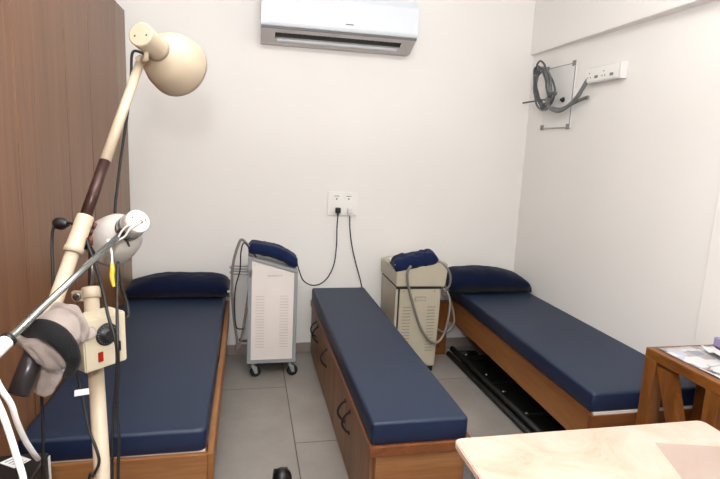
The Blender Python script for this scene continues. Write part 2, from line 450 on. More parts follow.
obj('leg', bx(1.78, 1.84, -1.79, -1.73, 0, .232, bev=.002), M['rimwood'], bR)
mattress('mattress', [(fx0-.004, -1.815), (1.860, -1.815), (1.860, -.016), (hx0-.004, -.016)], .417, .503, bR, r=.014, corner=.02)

# ------------------------------------------------------------------ pillows
def pillow(name, cx, cy, z0, hw, hd, hh, label, tilt=0.0, seedv=0.0, eL=3.2, eR=3.2):
    bm = newbm(); N, K = 44, 22
    def pt(u, v, s):
        e = (1-abs(u)**(eL if u < 0 else eR))*(1-abs(v)**2.6)
        h = max(e, 0)**0.55
        pinch = 1 - .05*(abs(v)**2)*(1-abs(u)**2)
        pin2 = 1 - .10*(abs(u)**2)*(1-abs(v)**2)*0
        nz = noise.noise(V((u*2.3+seedv, v*1.9, s*.7)))*.010 + noise.noise(V((u*6+seedv, v*5, s)))*.004
        x = u*hw*pin2; y = v*hd*pinch
        low = 1.0 if s > 0 else .55
        z = s*hh*h*low + nz*h
        return x, y, z
    idx = {}
    for s in (1, -1):
        for i in range(N+1):
            for j in range(K+1):
                u = -1+2*i/N; v = -1+2*j/K
                edge = i in (0, N) or j in (0, K)
                if s == -1 and edge: idx[(s, i, j)] = idx[(1, i, j)]; continue
                x, y, z = pt(u, v, s)
                z = z + hh*.55
                if s < 0 or z < 0.0: z = max(z, .0)
                # piped skirt droops to the mattress at the border
                if edge: z = .012 if j == 0 else hh*.42
                yy = y*math.cos(tilt) - z*math.sin(tilt); zz = z*math.cos(tilt) + (y+hd)*math.sin(tilt)
                idx[(s, i, j)] = bm.verts.new((cx+x, cy+yy, z0+zz))
    for s in (1, -1):
        for i in range(N):
            for j in range(K):
                q = [idx[(s, i, j)], idx[(s, i+1, j)], idx[(s, i+1, j+1)], idx[(s, i, j+1)]]
                if s < 0: q.reverse()
                f = bm.faces.new(q); f.smooth = True
    return obj(name, bm, M['pillow'], label=label, cat='pillow')
pL = pillow('pillow', -.565, -.165, .492, .314, .125, .080, 'dark navy pillow at the head of the left bed', tilt=.10, eL=2.0, eR=5.0)
pR = pillow('pillow', 1.535, -.185, .506, .312, .14, .102, 'dark navy pillow at the head of the right bed', tilt=.08, seedv=4, eL=5, eR=1.35)
bm = newbm(); box(bm, -.262, -.244, -.292, -.29, .535, .548)
obj('care_tag', bm, M['label'], pL, label='small white tag')

# ------------------------------------------------------------------ air conditioner
ax0, ax1 = -.07, .915
ac = root('air_conditioner', 'white wall-mounted split air conditioner high on the back wall', 'air conditioner', (.42, -.12, 2.1))
prof = [(-.004, 2.118), (-.095, 2.108), (-.205, 2.170), (-.222, 2.182), (-.232, 2.20), (-.236, 2.26), (-.228, 2.36), (-.20, 2.405), (-.004, 2.41)]
under = [(-.004, 2.118), (-.095, 2.108), (-.208, 2.165), (-.150, 2.26), (-.004, 2.26)]
obj('casing', prism(newbm(), [(-.004, 2.175), (-.205, 2.175), (-.21, 2.36), (-.19, 2.403), (-.004, 2.405)], lambda p, t: V((ax0+.004+(ax1-ax0-.008)*t, p[0], p[1])), bev=.003), M['acwhite'], ac)
obj('front_panel', prism(newbm(), [(-.212, 2.184), (-.228, 2.186), (-.238, 2.205), (-.240, 2.27), (-.232, 2.36), (-.205, 2.408), (-.19, 2.407), (-.212, 2.36)], lambda p, t: V((ax0+(ax1-ax0)*t, p[0], p[1])), bev=.003), M['acwhite'], ac)
obj('trim_strip', prism(newbm(), [(-.205, 2.168), (-.221, 2.172), (-.224, 2.183), (-.205, 2.183)], lambda p, t: V((ax0+.002+(ax1-ax0-.004)*t, p[0], p[1]))), M['acline'], ac, label='grey trim strip')
# sloping underside with an open air slot
def us(p, q):   # p 0..1 along x, q 0 (front) .. 1 (rear lower) on the slope
    y = -.212 + (.212-.085)*q; z = 2.168 + (2.106-2.168)*q
    return V((ax0+.006+(ax1-ax0-.012)*p, y, z))
bm = newbm()
def slab(p0, p1, q0, q1, th=.006):
    n = V((0, -.44, -.9)).normalized()*-th
    a = [us(p0, q0), us(p1, q0), us(p1, q1), us(p0, q1)]
    vs = [bm.verts.new(v) for v in a] + [bm.verts.new(v+n) for v in a]
    for f in ((0, 1, 2, 3), (7, 6, 5, 4), (0, 4, 5, 1), (1, 5, 6, 2), (2, 6, 7, 3), (3, 7, 4, 0)): bm.faces.new([vs[i] for i in f])
slab(0, 1, 0, .22); slab(0, 1, .66, 1); slab(0, .085, .22, .66); slab(.915, 1, .22, .66)
box(bm, ax0+.006, ax1-.006, -.088, -.004, 2.106, 2.114)
for xx in (ax0+.004, ax1-.010):
    prism(bm, [(-.004, 2.176), (-.206, 2.176), (-.21, 2.168), (-.088, 2.107), (-.004, 2.107)], lambda p, t: V((xx+.006*t, p[0], p[1])))
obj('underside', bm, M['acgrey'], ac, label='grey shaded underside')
bm = newbm(); box(bm, ax0+.02, ax1-.02, -.19, -.02, 2.160, 2.172)
obj('air_outlet', bm, M['black'], ac, label='dark outlet slot')
bm = newbm()
for k in range(26):
    p = .10 + .8*k/25
    a = us(p, .3); box(bm, a.x-.0012, a.x+.0012, a.y, a.y+.05, a.z+.006, a.z+.02)
obj('vertical_vanes', bm, M['ink'], ac)
bm = newbm()
a = us(.10, .42); b_ = us(.90, .42)
prism(bm, [(-.128, 2.1235), (-.112, 2.1155), (-.111, 2.119), (-.127, 2.127)], lambda p, t: V((a.x+(b_.x-a.x)*t, p[0], p[1])))
obj('louver_flap', bm, M['acwhite'], ac)
bm = newbm(); box(bm, .445, .495, -.2412, -.2395, 2.222, 2.229)
obj('badge', bm, M['acline'], ac, label='tiny grey badge')

# ------------------------------------------------------------------ wall sockets on the back wall
sp = root('socket_plate', 'white double socket plate on the back wall above the middle couch', 'socket', (.51, -.004, 1.0))
obj('cover_plate', bx(.405, .612, -.012, -.0005, 1.004, 1.170, bev=.003), M['plate'], sp)
for k, x in enumerate((.428, .513)):
    obj('socket', bx(x, x+.078, -.0155, -.0125, 1.018, 1.108, bev=.001), M['plate'], sp)
    bm = newbm(); box(bm, x+.004, x+.074, -.0155, -.0125, 1.114, 1.152, bev=.001)
    sw = obj('switch_module', bm, M['plate'], sp)
    bm = newbm()
    lathe(bm, (x+.039, -.0153, 1.121), (0, -1, 0), [(.006, 0), (.006, .002)], seg=16)
    box(bm, x+.022, x+.056, -.0165, -.0156, 1.138, 1.143)
    obj('pin_hole', bm, M['ink'], sw, label='grey mark')
bm = newbm()
box(bm, .458, .494, -.05, -.016, 1.024, 1.062, bev=.006); lathe(bm, (.476, -.034, 1.026), (0, 0, -1), [(.008, 0), (.006, .02)], seg=14)
pk = root('plug_and_lead', 'black plug and lead from left socket sagging to the white machine', 'power lead', (.476, -.03, .98))
obj('plug', bm, M['black'], pk)
obj('lead', tb([(.476, -.034, 1.01), (0.4735, -0.0300, 0.9180), (0.4745, -0.0300, 0.7969), (0.4608, -0.0350, 0.6611), (0.4189, -0.0500, 0.5707), (0.3623, -0.0600, 0.5230), (0.2966, -0.0800, 0.5218), (0.2356, -0.1200, 0.5686), (0.2005, -0.1800, 0.6534), (0.1734, -0.2400, 0.7285), (0.1384, -0.2600, 0.7662)], .0042), M['rubber'], pk)
bm = newbm()
box(bm, .542, .578, -.05, -.016, 1.022, 1.060, bev=.006); lathe(bm, (.56, -.034, 1.024), (0, 0, -1), [(.008, 0), (.006, .02)], seg=14)
pw = root('plug_and_lead', 'white plug with dark lead dropping behind the middle couch', 'power lead', (.56, -.03, .98))
obj('plug', bm, M['whiteplastic'], pw)
obj('lead', tb([(.56, -.034, 1.008), (0.5677, -0.0250, 0.9041), (0.5880, -0.0200, 0.7884), (0.6240, -0.0140, 0.6559), (0.6684, -0.0085, 0.5136), (0.7152, -0.0085, 0.3091), (.735, -.02, .32), (.74, -.03, .10), (.76, -.06, .012)], .0042), M['rubber'], pw)

# ------------------------------------------------------------------ white machine on castors
m1 = root('therapy_machine', 'white louvred trolley machine on black castors between left and middle beds', 'machine', (.015, -.26, 0))
def m1out(ins=0, zb=.100):
    return [(-.137+ins, zb+ins), (.169-ins, zb+ins), (.172-ins, .708-ins*.8), (-.133+ins, .795-ins*1.2)]
obj('body', prism(newbm(), m1out(), lambda p, t: V((p[0], -.40+.28*t, p[1])), bev=.006), M['machbody'], m1)
bm = newbm()
# raised grey border at the front
o_ = m1out(0); i_ = m1out(.022)
for k in range(4):
    k2 = (k+1) % 4
    prism(bm, [o_[k], o_[k2], i_[k2], i_[k]], lambda p, t: V((p[0], -.415+.0145*t, p[1])), bev=.003)
obj('front_frame', bm, M['machbody'], m1)
fp = obj('front_panel', prism(newbm(), m1out(.0225), lambda p, t: V((p[0], -.4085+.008*t, p[1])), bev=.001), M['machpanel'], m1, label='white louvred front panel')
bm = newbm()
for x in (-.085, .065):
    for k in range(19):
        z = .205 + k*.0185
        box(bm, x-.002, x+.052, -.4105, -.4087, z, z+.006, bev=.0006)
obj('louver_slots', bm, M['machslot'], fp)
obj('handle_recess', bx(-.015, .078, -.4105, -.4087, .668, .680, bev=.0006), M['machslot'], fp)
for x, z in ((-.095, .742), (.128, .674)): obj('screw', lathe(newbm(), (x, -.4087, z), (0, -1, 0), [(.004, 0), (.004, .002)], seg=10), M['machslot'], fp)
def castor(parent, x, y, zt, r, ang=0.3):
    bm = newbm(); lathe(bm, (x, y, zt), (0, 0, -1), [(.012, 0), (.012, .02), (.016, .022), (.016, .03)], seg=16)
    d = V((math.cos(ang), math.sin(ang), 0)); nrm = V((-d.y, d.x, 0)); cc = V((x, y, 0)) + d*.018
    for s in (-1, 1):
        p0 = cc + nrm*s*.017
        prism(bm, [(-.030, zt-.028), (.004, zt-.028), (.010, r-.008), (-.008, r-.008)], lambda p, t: p0 + d*p[0] + nrm*(s*.002*t) + V((0, 0, p[1])))
    f = obj('castor', bm, M['machbody'], parent)
    bm = newbm()
    lathe(bm, cc + nrm*-.013 + V((0, 0, r)), nrm, [(r*.45, 0), (r*.85, .0), (r, .005), (r, .021), (r*.85, .026), (r*.45, .026)], seg=26)
    obj('wheel', bm, M['rubber'], f, label='black rubber wheel')
for x in (-.10, .135):
    for y, a in ((-.385, .25), (-.15, .5)):
        castor(m1, x, y, .102, .035, a)
bm = newbm()
for z in (.672, .705):
    tube(bm, [(-.134, -.36, z), (-.19, -.36, z), (-.235, -.355, z+.003), (-.238, -.30, z+.003), (-.19, -.29, z), (-.134, -.29, z)], .0055, n=5)
obj('side_rail', bm, M['machbody'], m1, label='tubular side bracket')
obj('cable_hook', tb([(-.134, -.36, .235), (-.155, -.36, .235), (-.178, -.36, .238), (-.18, -.36, .25)], .008, n=4), M['black'], m1)
# padded pouch on the sloped top
def padded(bm, C0, ax, bxv, n_, la, lb, th, fn=None, N=26, K=12, seedv=0., wob=.004):
    ax = V(ax).normalized(); bxv = V(bxv).normalized(); n_ = V(n_).normalized(); idx = {}
    for s in (1, -1):
        for i in range(N+1):
            for j in range(K+1):
                u = -1+2*i/N; v = -1+2*j/K; edge = i in (0, N) or j in (0, K)
                if s < 0 and edge: idx[(s, i, j)] = idx[(1, i, j)]; continue
                h = (max(0, (1-abs(u)**10)*(1-abs(v)**6)))**.42
                nz = noise.noise(V((u*3+seedv, v*3, s)))*wob + noise.noise(V((u*8+seedv, v*6, s)))*wob*.5
                p = V(C0) + ax*u*la + bxv*v*lb + n_*(s*th*h + nz)
                if fn: p = fn(p, u, v)
                idx[(s, i, j)] = bm.verts.new(p)
    for s in (1, -1):
        for i in range(N):
            for j in range(K):
                q = [idx[(s, i, j)], idx[(s, i+1, j)], idx[(s, i+1, j+1)], idx[(s, i, j+1)]]
                if s < 0: q.reverse()
                f = bm.faces.new(q); f.smooth = True
    return bm
sl = V((.298, 0, -.09)).normalized()
nn = V((.09, 0, .298)).normalized()
bm = padded(newbm(), V((.018, -.345, .808)), sl, (0, 1, 0), nn, .160, .085, .036, seedv=1, wob=.008, fn=lambda p, u, v: p + V((0, 0, -.02*max(0, u-.4)+.012*math.cos(u*2.2))))
obj('padded_pouch', bm, M['towel'], label='blue padded pouch lying on the white machine', cat='pouch')
h1 = tb([(-.09, -.405, .80), (-0.1660, -0.4000, 0.8950), (-0.1952, -0.4200, 0.8615), (-0.2242, -0.4200, 0.7439), (-0.2302, -0.4000, 0.5815), (-0.2181, -0.3800, 0.3947), (-0.1993, -0.3700, 0.2455), (-0.2023, -0.3600, 0.1816), (-0.1746, -0.3600, 0.2409), (-0.1508, -0.3600, 0.3864), (-0.1276, -0.3800, 0.5746), (-0.1169, -0.4250, 0.7134)], .0085, n=8)
m1h = obj('probe_hose', h1, M['greyhose'], m1, label='thick grey looped hose')
tube_bm = tb([(-.085, -.41, .79), (-0.1540, -0.4250, 0.8811), (-0.1772, -0.4300, 0.8266), (-0.1825, -0.4300, 0.7149), (-0.2058, -0.4300, 0.6211), (-0.2144, -0.4300, 0.5263), (-0.2110, -0.4300, 0.4112), (-0.1988, -0.4200, 0.3427), (-0.1563, -0.4000, 0.3279)], .0042)
obj('thin_lead', tube_bm, M['rubber'], m1, label='thin dark lead')

# ------------------------------------------------------------------ putty machine
m2 = root('therapy_machine', 'putty-beige cabinet machine with grey hose between middle couch and right bed', 'machine', (.95, -.25, 0))
def m2f(p, t): return V((p[0], -.44+.38*t, p[1]))
obj('cabinet', prism(newbm(), [(.812, .045), (1.106, .045), (1.118, .600), (.806, .600)], m2f, bev=.004), M['putty'], m2)
fp2 = obj('door_panel', prism(newbm(), [(.832, .055), (1.092, .055), (1.102, .588), (.832, .588)], lambda p, t: V((p[0], -.452+.011*t, p[1])), bev=.0025), M['putty'], m2)
obj('panel_seam', prism(newbm(), [(.822, .05), (.8315, .05), (.8315, .598), (.822, .598)], lambda p, t: V((p[0], -.4425+.002*t, p[1]))), M['darkseam'], fp2, label='dark side seam')
bm = newbm()
for x in (.856, 1.024):
    for k in range(15):
        z = .160 + k*.0215
        box(bm, x, x+.055, -.4545, -.4522, z, z+.007, bev=.0006)
obj('louver_slots', bm, M['puttyslot'], fp2)
bm = newbm(); box(bm, .935, 1.010, -.4535, -.4522, .506, .536); 
obj('handle_recess', bm, M['puttyslot'], fp2); bm = newbm(); box(bm, .939, 1.006, -.4565, -.4537, .510, .531, bev=.001)
obj('label_plate', bm, M['putty'], fp2)
for x in (.855, 1.068): obj('screw', lathe(newbm(), (x, -.4522, .572), (0, -1, 0), [(.006, 0), (.006, .002)], seg=10), M['puttyslot'], fp2)
obj('console', prism(newbm(), [(.798, .610), (1.132, .606), (1.146, .748), (1.118, .772), (.798, .712)], lambda p, t: V((p[0], -.47+.42*t, p[1])), bev=.006), M['putty'], m2, label='overhanging sloped console')
obj('console_gap_shadow', bx(.807, 1.112, -.4555, -.07, .5885, .6085), M['darkseam'], m2)  # dark strip paints in the seam shadow below the overhanging console
for x in (.84, 1.08):
    for y in (-.40, -.10): obj('foot', bx(x-.02, x+.02, y-.02, y+.02, 0, .0445), M['black'], m2)
sl2 = V((.30, 0, .055)).normalized(); nn2 = V((-.055, 0, .30)).normalized()
bm = padded(newbm(), V((.928, -.405, .772)), sl2, (0, 1, .15), nn2, .148, .070, .040, seedv=5, wob=.012, fn=lambda p, u, v: p + V((0, 0, -.03*max(0, -u-.6))))
obj('padded_pouch', bm, M['towel'], label='blue padded pouch lying on the beige machine', cat='pouch')
bm = padded(newbm(), V((.850, -.36, .760)), sl2, (0, 1, 0), nn2, .065, .10, .012, seedv=9, wob=.006)
obj('folded_napkin', bm, M['whiteplastic'], label='white cloth corner sticking out under pouch on beige machine', cat='cloth')
obj('probe_hose', tb([(0.8822, -0.4900, 0.7505), (0.8613, -0.4900, 0.7113), (0.8712, -0.4850, 0.6308), (0.9167, -0.4750, 0.4936), (0.9745, -0.4750, 0.3423), (1.0362, -0.4750, 0.2505), (1.0963, -0.4700, 0.2186), (1.1462, -0.4600, 0.2623), (1.1772, -0.4500, 0.3700), (1.1858, -0.4400, 0.4917), (1.1674, -0.4200, 0.5553), (1.1300, -0.4200, 0.5834)], .0085), M['greyhose'], m2, label='thick grey looped hose')
obj('probe_hose', tb([(1.0325, -0.4400, 0.7719), (1.0873, -0.4600, 0.7696), (1.1347, -0.4700, 0.7317), (1.1677, -0.4600, 0.6686), (1.1702, -0.4400, 0.6021), (1.1462, -0.4200, 0.5556), (1.1900, -0.4100, 0.4966), (1.2248, -0.4100, 0.4188), (1.2382, -0.4100, 0.3407), (1.2137, -0.4100, 0.2845), (1.1602, -0.4200, 0.2755), (1.1082, -0.4300, 0.3018)], .0075), M['greyhose'], m2, label='grey hose hanging beside the cabinet')

# ------------------------------------------------------------------ fixtures on the right wall
wb = root('backing_board', 'pale rectangular board with grey corner clips on the right wall', 'board', (XR, -.385, 1.66))
obj('board', bx(XR-.012, XR-.001, -.553, -.222, 1.662, 2.068, bev=.001), M['acryl'], wb)
for y in (-.553, -.247):
    for z in (1.658, 2.046):
        obj('corner_clip', bx(XR-.020, XR-.0125, y-.004, y+.032, z-.003, z+.030, bev=.003), M['clip'], wb)
bm = newbm()
box(bm, XR-.0135, XR-.0125, -.5525, -.545, 1.685, 2.04); box(bm, XR-.0135, XR-.0125, -.52, -.25, 1.664, 1.668); box(bm, XR-.0135, XR-.0125, -.52, -.25, 2.058, 2.062)
obj('edge_line', bm, M['clip'], wb)
obj('knob', lathe(newbm(), (XR-.0125, -.455, 1.842), (-1, 0, 0), [(.016, 0), (.016, .008), (.009, .012), (.008, .022)], seg=16), M['blackmetal'], wb, label='small dark knob')

sb = root('switch_box', 'white surface switch and socket box on the right wall', 'switch box', (XR, -.86, 1.91))
obj('box', bx(XR-.045, XR-.001, -1.02, -.70, 1.915, 2.002, bev=.003), M['whiteplastic'], sb)
fm = obj('switch_plate', bx(XR-.0485, XR-.0455, -1.005, -.712, 1.922, 1.996, bev=.001), M['plate'], sb)
bm = newbm()
for y in (-.755, -.885):
    for dy, dz in ((-.012, -.012), (.012, -.012), (0, .012)):
        lathe(bm, (XR-.0486, y+dy, 1.955+dz), (-1, 0, 0), [(.004, 0), (.004, .0012)], seg=10)
for y in (-.82, -.955): box(bm, XR-.0505, XR-.0487, y-.014, y+.014, 1.935, 1.95)
obj('socket_holes', bm, M['ink'], fm)

cb = root('cable_bundle', 'looped bundle of grey cables hanging beside the pale board', 'cable bundle', (1.75, -.2, 1.75))
random.seed(3)
def ellipse_pts(cy, cz, ry, rz, rot, x, jit=.006, n=18):
    out = []
    for k in range(n+1):
        a = 2*PI*k/n
        y = ry*math.cos(a); z = rz*math.sin(a)
        out.append((x+random.uniform(-jit, jit), cy + y*math.cos(rot)-z*math.sin(rot), cz + y*math.sin(rot)+z*math.cos(rot)))
    out[-1] = out[0]
    return out
P0 = V((1.8000, -0.2812, 1.9353))
for k in range(7):
    m_ = M['greycable'] if k % 2 else M['greycable2']
    obj('cable_loop', tb(ellipse_pts(P0.y+random.uniform(-.012, .012), P0.z+random.uniform(-.015, .015), .075+random.uniform(-.035, .025), .170+random.uniform(-.04, .015), -.62+random.uniform(-.2, .2), 1.80+k*.006-.02), .0065, n=4, seg=8), m_, cb)
obj('cable_end', tb([(1.8000, -0.4070, 1.7901), (1.8000, -0.3356, 1.8463), (1.8000, -0.2078, 1.8489), (1.8000, -0.1133, 1.8488), (1.8000, -0.0288, 1.8477)], .0055, n=5, seg=8), M['greycable2'], cb)
obj('cable_tie', tb([(1.7700, -0.4184, 1.8636), (1.7700, -0.4623, 1.8788), (1.7900, -0.4656, 1.8735)], .012, n=4, seg=8), M['greycable2'], cb)
obj('conduit', tb([(1.8350, -0.7365, 1.9570), (1.8200, -0.7108, 1.9013), (1.8100, -0.6675, 1.8402), (1.8000, -0.5984, 1.7908), (1.7900, -0.5092, 1.7648), (1.7900, -0.3983, 1.7964), (1.7900, -0.3626, 1.8565)], .0125, n=8), M['greycable'], cb, label='thick grey conduit')
obj('conduit', tb([(1.8450, -0.7257, 1.8378), (1.8400, -0.6562, 1.8252), (1.8200, -0.5875, 1.7987), (1.8100, -0.4973, 1.7791), (1.8000, -0.4190, 1.7894)], .010, n=8), M['greycable'], cb, label='thinner grey conduit')

# ------------------------------------------------------------------ black folded thing under the right bed
bt = root('folded_rack', 'flat black folded metal frame lying under the right bed', 'folding frame', (1.5, -.75, 0))
bm = newbm(); box(bm, 1.362, 1.80, -1.40, -.30, .001, .045, bev=.006); obj('panel', bm, M['blackmetal'], bt)
obj('side_tube', tb([(1.345, -.16, .050), (1.352, -.5, .050), (1.370, -1.38, .050)], .019, smooth=False), M['blackmetal'], bt)
obj('side_tube', tb([(1.312, -.18, .019), (1.320, -.5, .019), (1.340, -1.42, .019)], .018, smooth=False), M['blackmetal'], bt)
for y in (-.33, -.66, -.90, -1.17): obj('bolt', lathe(newbm(), (1.385, y, .0625), (0, 0, 1), [(.011, 0), (.011, .005), (.006, .009)], seg=12), M['bolt'], bt, label='shiny bolt head')
for y in (-.35, -.75, -1.15): obj('crossbar', bx(1.372, 1.78, y-.02, y+.02, .0455, .062, bev=.004), M['blackmetal'], bt)
for y in (-.22, -.25): obj('crossbar', tb([(1.33, y, .045), (1.50, y-.02, .045)], .012, smooth=False), M['blackmetal'], bt)

# ------------------------------------------------------------------ wooden stand
st = root('wooden_stand', 'brown wooden side table with a braced leg at bottom right', 'table', (1.66, -2.3, 0))
zt = .711; sx = 1.500; sy = -1.832; ey = -2.75
obj('side_rail', bx(sx, sx+.04, ey, sy-.001, zt-.042, zt, bev=.003), M['standy'], st)
obj('side_rail', bx(1.80, 1.838, ey, sy-.001, zt-.042, zt, bev=.003), M['standy'], st)
obj('end_rail', bx(sx+.041, 1.799, sy-.045, sy-.001, zt-.042, zt, bev=.003), M['standy'], st)
obj('end_rail', bx(sx+.041, 1.799, ey, ey+.045, zt-.042, zt, bev=.003), M['standy'], st)
obj('top_panel', bx(sx+.041, 1.799, ey+.046, sy-.046, zt-.022, zt-.006), M['standy'], st)
for x in (sx, 1.778):
    for y in (sy-.062, -2.20, ey):
        if y == -2.20 and x > 1.6: continue
        obj('leg', bx(x, x+.055, y, y+.06, 0, zt-.043, bev=.003), M['stand'], st)
obj('brace', prism(newbm(), [(-1.896, .655), (-1.975, .655), (-2.142, .22), (-2.085, .22)], lambda p, t: V((sx+.002+.04*t, p[0], p[1])), bev=.002), M['stand'], st, label='slanting brace')
obj('stretcher', bx(sx+.008, sx+.045, ey+.06, sy-.064, .16, .215, bev=.003), M['stand'], st)

def sheet(name, cx, cy, z, lx, ly, rot, mat, label, cat, amp=.006, N=16, seedv=0., th=.0015, curl=0.):
    bm = newbm(); idx = {}
    for s in (0, 1):
        for i in range(N+1):
            for j in range(N+1):
                u = -1+2*i/N; v = -1+2*j/N
                x = u*lx; y = v*ly
                h = amp*(.5+.5*noise.noise(V((u*1.6+seedv, v*1.6, seedv)))*1.6) + amp*.35*noise.noise(V((u*5+seedv, v*5, 1))) + curl*max(0, abs(u)-.5)**2
                h = max(h, 0)
                idx[(s, i, j)] = bm.verts.new((cx+x*math.cos(rot)-y*math.sin(rot), cy+x*math.sin(rot)+y*math.cos(rot), z+h+th*s))
    for i in range(N):
        for j in range(N):
            f = bm.faces.new([idx[(1, i, j)], idx[(1, i+1, j)], idx[(1, i+1, j+1)], idx[(1, i, j+1)]]); f.smooth = True
            f = bm.faces.new([idx[(0, i, j+1)], idx[(0, i+1, j+1)], idx[(0, i+1, j)], idx[(0, i, j)]]); f.smooth = True
    for i in range(N):
        bm.faces.new([idx[(0, i, 0)], idx[(0, i+1, 0)], idx[(1, i+1, 0)], idx[(1, i, 0)]]); bm.faces.new([idx[(1, i, N)], idx[(1, i+1, N)], idx[(0, i+1, N)], idx[(0, i, N)]])
        bm.faces.new([idx[(1, 0, i)], idx[(1, 0, i+1)], idx[(0, 0, i+1)], idx[(0, 0, i)]]); bm.faces.new([idx[(0, N, i)], idx[(0, N, i+1)], idx[(1, N, i+1)], idx[(1, N, i)]])
    return obj(name, bm, mat, label=label, cat=cat)
sheet('newspaper', 1.675, -2.22, .7120, .135, .36, 0.02, M['paperA'], 'printed newspaper covering the top of the wooden stand', 'newspaper', amp=.004)
sheet('magazine', 1.65, -2.17, .7215, .075, .11, .35, M['paperB'], 'small colour-printed leaflet lying on the newspaper', 'leaflet', amp=.004, seedv=3)
sheet('paper_bag', 1.745, -2.03, .7220, .075, .11, -.2, M['paperW'], 'crumpled white paper lying at the back of the stand', 'paper', amp=.022, seedv=6)
pb = root('purple_carton', 'small purple carton on the stand cut off by the right photo edge', 'box', (1.80, -2.02, .7015))
q = V((1.7636, -1.9300, 0.7254))
ORG[pb.name] = V((q.x+.02, -1.93, q.z)); pb.location = ORG[pb.name]
obj('carton', bx(q.x-.018, q.x+.045, -1.95, -1.915, q.z-.004, q.z+.052, bev=.002), M['purple'], pb)
obj('printed_band', bx(q.x-.019, q.x+.046, -1.951, -1.914, q.z+.004, q.z+.018), M['purpled'], pb)

# ------------------------------------------------------------------ marble-top table, front right
tt = root('desk', 'pale pink marble-topped desk with grey legs in the right foreground', 'desk', (.8, -3.0, 0))
def rrect(x0, x1, y0, y1, r, n=7):
    out = []
    for cx, cy, a0 in ((x1-r, y1-r, 0), (x0+r, y1-r, 90), (x0+r, y0+r, 180), (x1-r, y0+r, 270)):
        for k in range(n): a = math.radians(a0+90*k/(n-1)); out.append((cx+r*math.cos(a), cy+r*math.sin(a)))
    return out
TX0, TX1, TY0, TY1 = .390, 1.166, -3.35, -2.452
obj('desk_top', prism(newbm(), rrect(TX0, TX1, TY0, TY1, .022), lambda p, t: V((p[0], p[1], .722+.018*t)), bev=.0025), M['marble'], tt, label='speckled pink marble-look top')
obj('under_board', bx(TX0+.012, TX1-.012, TY0+.012, TY1-.012, .704, .7215, bev=.002), M['tableedge'], tt)
for x in (TX0+.022, TX1-.06):
    for y in (TY1-.065, TY0+.03): obj('leg', bx(x, x+.036, y, y+.036, 0, .7035, bev=.003), M['tableleg'], tt)
for x in (TX0+.03, TX1-.055): obj('side_apron', bx(x, x+.02, TY0+.068, TY1-.067, .64, .703, bev=.002), M['tableleg'], tt)
obj('end_apron', bx(TX0+.060, TX1-.062, TY1-.055, TY1-.035, .64, .703, bev=.002), M['tableleg'], tt)
obj('desk_reflection', prism(newbm(), [(.927, -2.546), (1.15, -2.60), (1.15, -2.90), (.80, -2.90)], lambda p, t: V((p[0], p[1], .7402+.0010*t))), M['sheet'], label='translucent grey overlay painting a reflection on the pink desk top', cat='painted reflection')  # added thin quad, its grey stands in for a reflection in the top

# ------------------------------------------------------------------ cream infrared lamp on a pole
l1 = root('infrared_lamp', 'cream jointed infrared lamp with dome head on a round pole', 'lamp', (-.44, -2.45, 0))
top, j0, j1, bot = V((-0.4290, -2.0612, 1.6900)), V((-0.5240, -2.1739, 1.4089)), V((-0.5452, -2.2453, 1.2742)), V((-0.5920, -2.4735, 0.9865))
axis = (bot-top).normalized()
def onarm(y_px_frac): return top + (bot-top)*y_px_frac
L = (bot-top).length
def arm_at(t, off=V((0, 0, 0))): return top + axis*(L*t) + off
ta = .0; tb0 = (j0-top).length/L; tb1 = (j1-top).length/L
obj('upper_arm', tb([arm_at(0), arm_at(tb0)], lambda t: .0118+.0017*t, smooth=False, seg=20), M['cream'], l1, label='cream upper arm')
for t_, s_ in ((.16, .0022), (.27, .0018), (tb0-.03, .003)):
    pp = arm_at(t_) + (V((-0.1461, -3.6552, 1.4850))-arm_at(t_)).normalized()*.0118
    bm = newbm(); sphere(bm, pp, s_, (1, .6, 1.2), seg=10)
    obj('paint_chip', bm, M['chipped'], l1, label='small dark chip in the paint')
obj('bare_arm', tb([arm_at(tb0), arm_at(tb1+.02)], .0138, smooth=False, seg=20), M['chipped'], l1, label='brown tube where paint has chipped off')
obj('sleeve', lathe(newbm(), arm_at(tb1), axis, [(.012, -.002), (.0185, 0), (.0195, .003), (.0195, .030), (.0195, .078), (.0215, .080), (.0215, .092), (.018, .094)], seg=28), M['cream'], l1, label='cream sliding sleeve')
s1 = tb1 + .095/L
obj('lower_arm', tb([arm_at(s1), arm_at(1.0)], .0155, smooth=False, seg=20), M['cream'], l1)
# counterweight tube and wrapping
cw0 = V((-0.5529, -2.5239, 1.0713)); cw1 = V((-0.5768, -2.5815, 0.9818)); cwd = (cw1-cw0).normalized()
obj('counterweight', lathe(newbm(), cw0, cwd, [(.020, 0), (.020, (cw1-cw0).length), (.016, (cw1-cw0).length+.001), (.016, (cw1-cw0).length-.02)], seg=28), M['gunmetal'], l1, label='dark grey counterweight tube')
